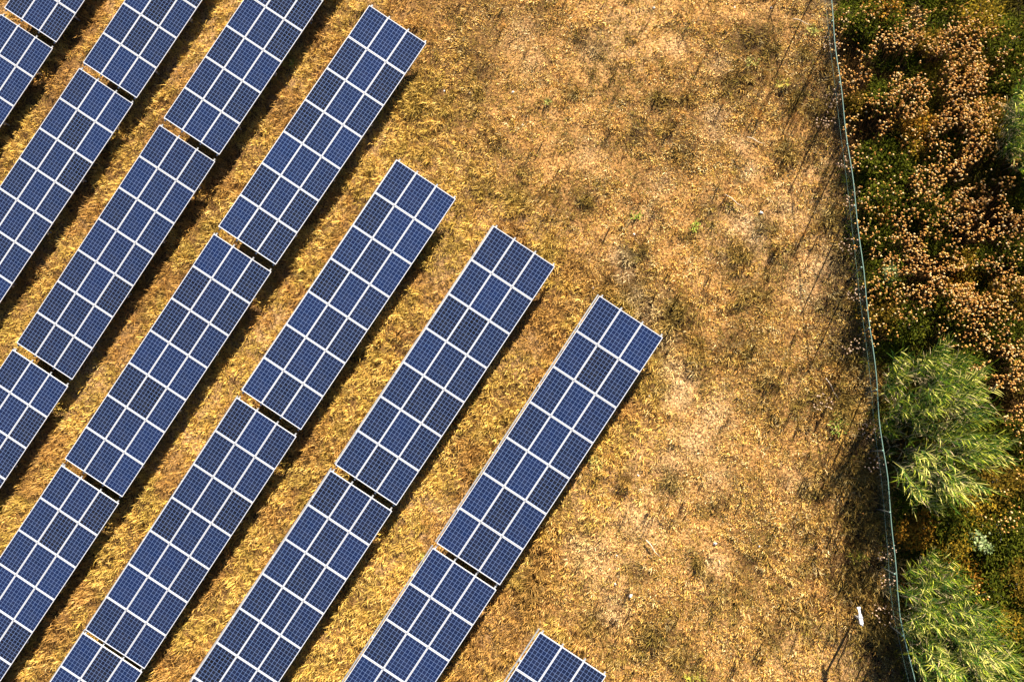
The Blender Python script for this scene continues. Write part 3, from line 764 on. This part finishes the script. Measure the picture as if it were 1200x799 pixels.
for px, py, r, pal, lab in weeds:
    g = gp(px, py, .15); root = empty('green_weed', (g[0], g[1], float(height(g[0], g[1]))))
    n = int(150*r)+14; a = rng.random(n)*2*PI; q = np.sqrt(rng.random(n))*r*.35; kx = rng.normal(0, r*.45, 4)[rng.integers(0, 4, n)]; ky = rng.normal(0, r*.35, 4)[rng.integers(0, 4, n)]
    pal = np.array(pal)
    v = blades(kx+np.cos(a)*q, ky+np.sin(a)*q, rng.uniform(0, .12, n), a+rng.normal(0, .5, n), rng.uniform(.08, .2, n), rng.uniform(.2, 1.3, n), rng.uniform(.02, .04, n), rng.random(n)*.9, pal[rng.integers(0, len(pal), n)]*(.7+.6*rng.random(n))[:, None])
    fast_mesh('leaves', *v, M_leaf, root)
    MB().tube([(0, 0, -.05), (.01, 0, .2)], [.012, .006], 5).build('stem', M_post, root)
    tag(root, lab, 'weed', 'green weeds in the dry field')

def stone(px, py, s, lab):
    g = gp(px, py); r = 5; v = []; f = []
    ph = R.random()*9
    for i in range(r+1):
        th = PI*i/r
        for j in range(8):
            w = 2*PI*j/8; k = 1+.22*math.sin(3*w+ph)+.15*math.sin(5*th+ph*2)+R.uniform(-.07, .07)
            v.append((s*k*math.sin(th)*math.cos(w), s*.75*k*math.sin(th)*math.sin(w), s*.5*k*math.cos(th)))
    for i in range(r):
        for j in range(8): f.append((i*8+j, (i+1)*8+j, (i+1)*8+(j+1) % 8, i*8+(j+1) % 8))
    o = mesh_obj('stone', v, f, M_stone); o.location = (g[0], g[1], float(height(g[0], g[1]))+s*.35); o.rotation_euler = (0, 0, R.random()*6)
    tag(o, lab, 'stone', 'pale stones lying in the open field')
for px, py, s, lab in [(766,8,.10,'pale stone nearest the top edge of the field'),(601,108,.09,'white stone right of the topmost free table end'),(612,146,.07,'small pale stone below the one beside the topmost free table'),
 (861,8,.08,'small pale stone at the top edge towards the fence'),(739,698,.13,'curved white stone low in the open field'),(721,684,.09,'pale stone just left above the curved white stone'),
 (761,464,.07,'small white stone near the low side of the rightmost whole table'),(681,551,.09,'white stone in the shade strip of the rightmost whole table'),(748,557,.08,'pinkish white stone below the rightmost whole table'),
 (695,337,.11,'pale stone at the upper corner of the rightmost whole table'),(892,249,.12,'pale flat stone in the right half of the field beside a dark tuft'),(838,637,.12,'light stone right of the middle of the lower field'),
 (743,274,.08,'pale stone beside the tiny bright green weed'),(723,651,.06,'tiny pale stone left of the lower middle of the field'),(904,8,.07,'tiny pale stone at the top edge closest to the fence'),
 (520,106,.07,'tiny pale stone by the topmost free table corner'),(550,108,.07,'tiny white stone between the topmost table and the field'),(633,728,.07,'small stone above the corner table at the bottom'),
 (890,640,.07,'tiny pale stone in the lower right of the field'),(1058,478,.07,'tiny stone hidden beside the reeds')]:
    if px < 1030: stone(px, py, s*.62, lab)

# dead twigs lying on the field
for px, py, l, az, lab in [(975,455,.9,-1.1,'straight bleached twig lying left of the fence beside the large reeds'),(940,27,.8,-.5,'pale twig lying near the top of the fence'),
 (860,236,.9,-.7,'pale twig in the right half of the field'),(765,642,.8,-.9,'thin twig in the lower middle of the field'),(885,165,.7,-.5,'thin pale twig in the upper right of the field')]:
    g = gp(px, py); z0 = float(height(g[0], g[1]))+.07
    o = MB().tube([(-l/2, 0, 0), (-l/6, .03, .03), (l/5, -.02, .02), (l/2, .02, .0)], [.016, .015, .012, .006], 6).build('twig', principled('bleached_wood', (.60, .50, .36), .8), None, True)
    o.location = (g[0], g[1], z0); o.rotation_euler = (0, 0, az)
    tag(o, lab, 'twig', 'bleached twigs on the dry field')

# white box on its short post
def box_post():
    g = gp(1003.5, 723); root = empty('box_post', (g[0], g[1], 0))
    t = gp(1008, 724, 1.25) - np.array([g[0], g[1], 0])
    MB().tube([(0, 0, -.3), (t[0]*.9, t[1]*.9, 1.2)], .045, 8).build('pole', M_post, root, True)
    a = gp(1006.2, 711.5, 1.25)-np.array([g[0], g[1], 0]); b = gp(1010.0, 733.0, 1.25)-np.array([g[0], g[1], 0])
    d = Vector(b-a); L_ = d.length; az = math.atan2(d.y, d.x)
    h = empty('tmp', (0, 0, 0)); bpy.data.objects.remove(h)
    hb = MB(); x0, x1 = L_*.36, L_*.90
    prof = [(0, .04), (.03, .065), (x1-x0-.03, .072), (x1-x0, .05)]
    for x, w in prof: hb.v += [(x, -w, -.05), (x, w, -.05), (x, w*.8, .06), (x, -w*.8, .06)]
    for i in range(3):
        for j in range(4): hb.f.append((i*4+j, i*4+(j+1) % 4, (i+1)*4+(j+1) % 4, (i+1)*4+j))
    hb.f += [(3, 2, 1, 0), (12, 13, 14, 15)]
    box = hb.build('white_box', M_white, root); box.location = (a[0]+math.cos(az)*x0, a[1]+math.sin(az)*x0, 1.27); box.rotation_euler = (0, 0, az)
    arm = MB().box(0.04, x0-.002, -.035, .035, -.02, .03).box(-.02, .04, -.06, .06, -.021, .031).build('arm', M_white, root); arm.location = (a[0], a[1], 1.27); arm.rotation_euler = (0, 0, az)
    tip = MB().tube([(x1-x0, 0, 0), (L_-x0, .02, -.01)], [.035, .03], 8).build('nozzle', M_white, box, True)
    st = MB().box(.10, .14, -.078, .078, -.055, .064).build('strap', M_clamp, box)
    tag(root, 'short grey post carrying a long white box, beside the fence low in the field', 'post')
box_post()
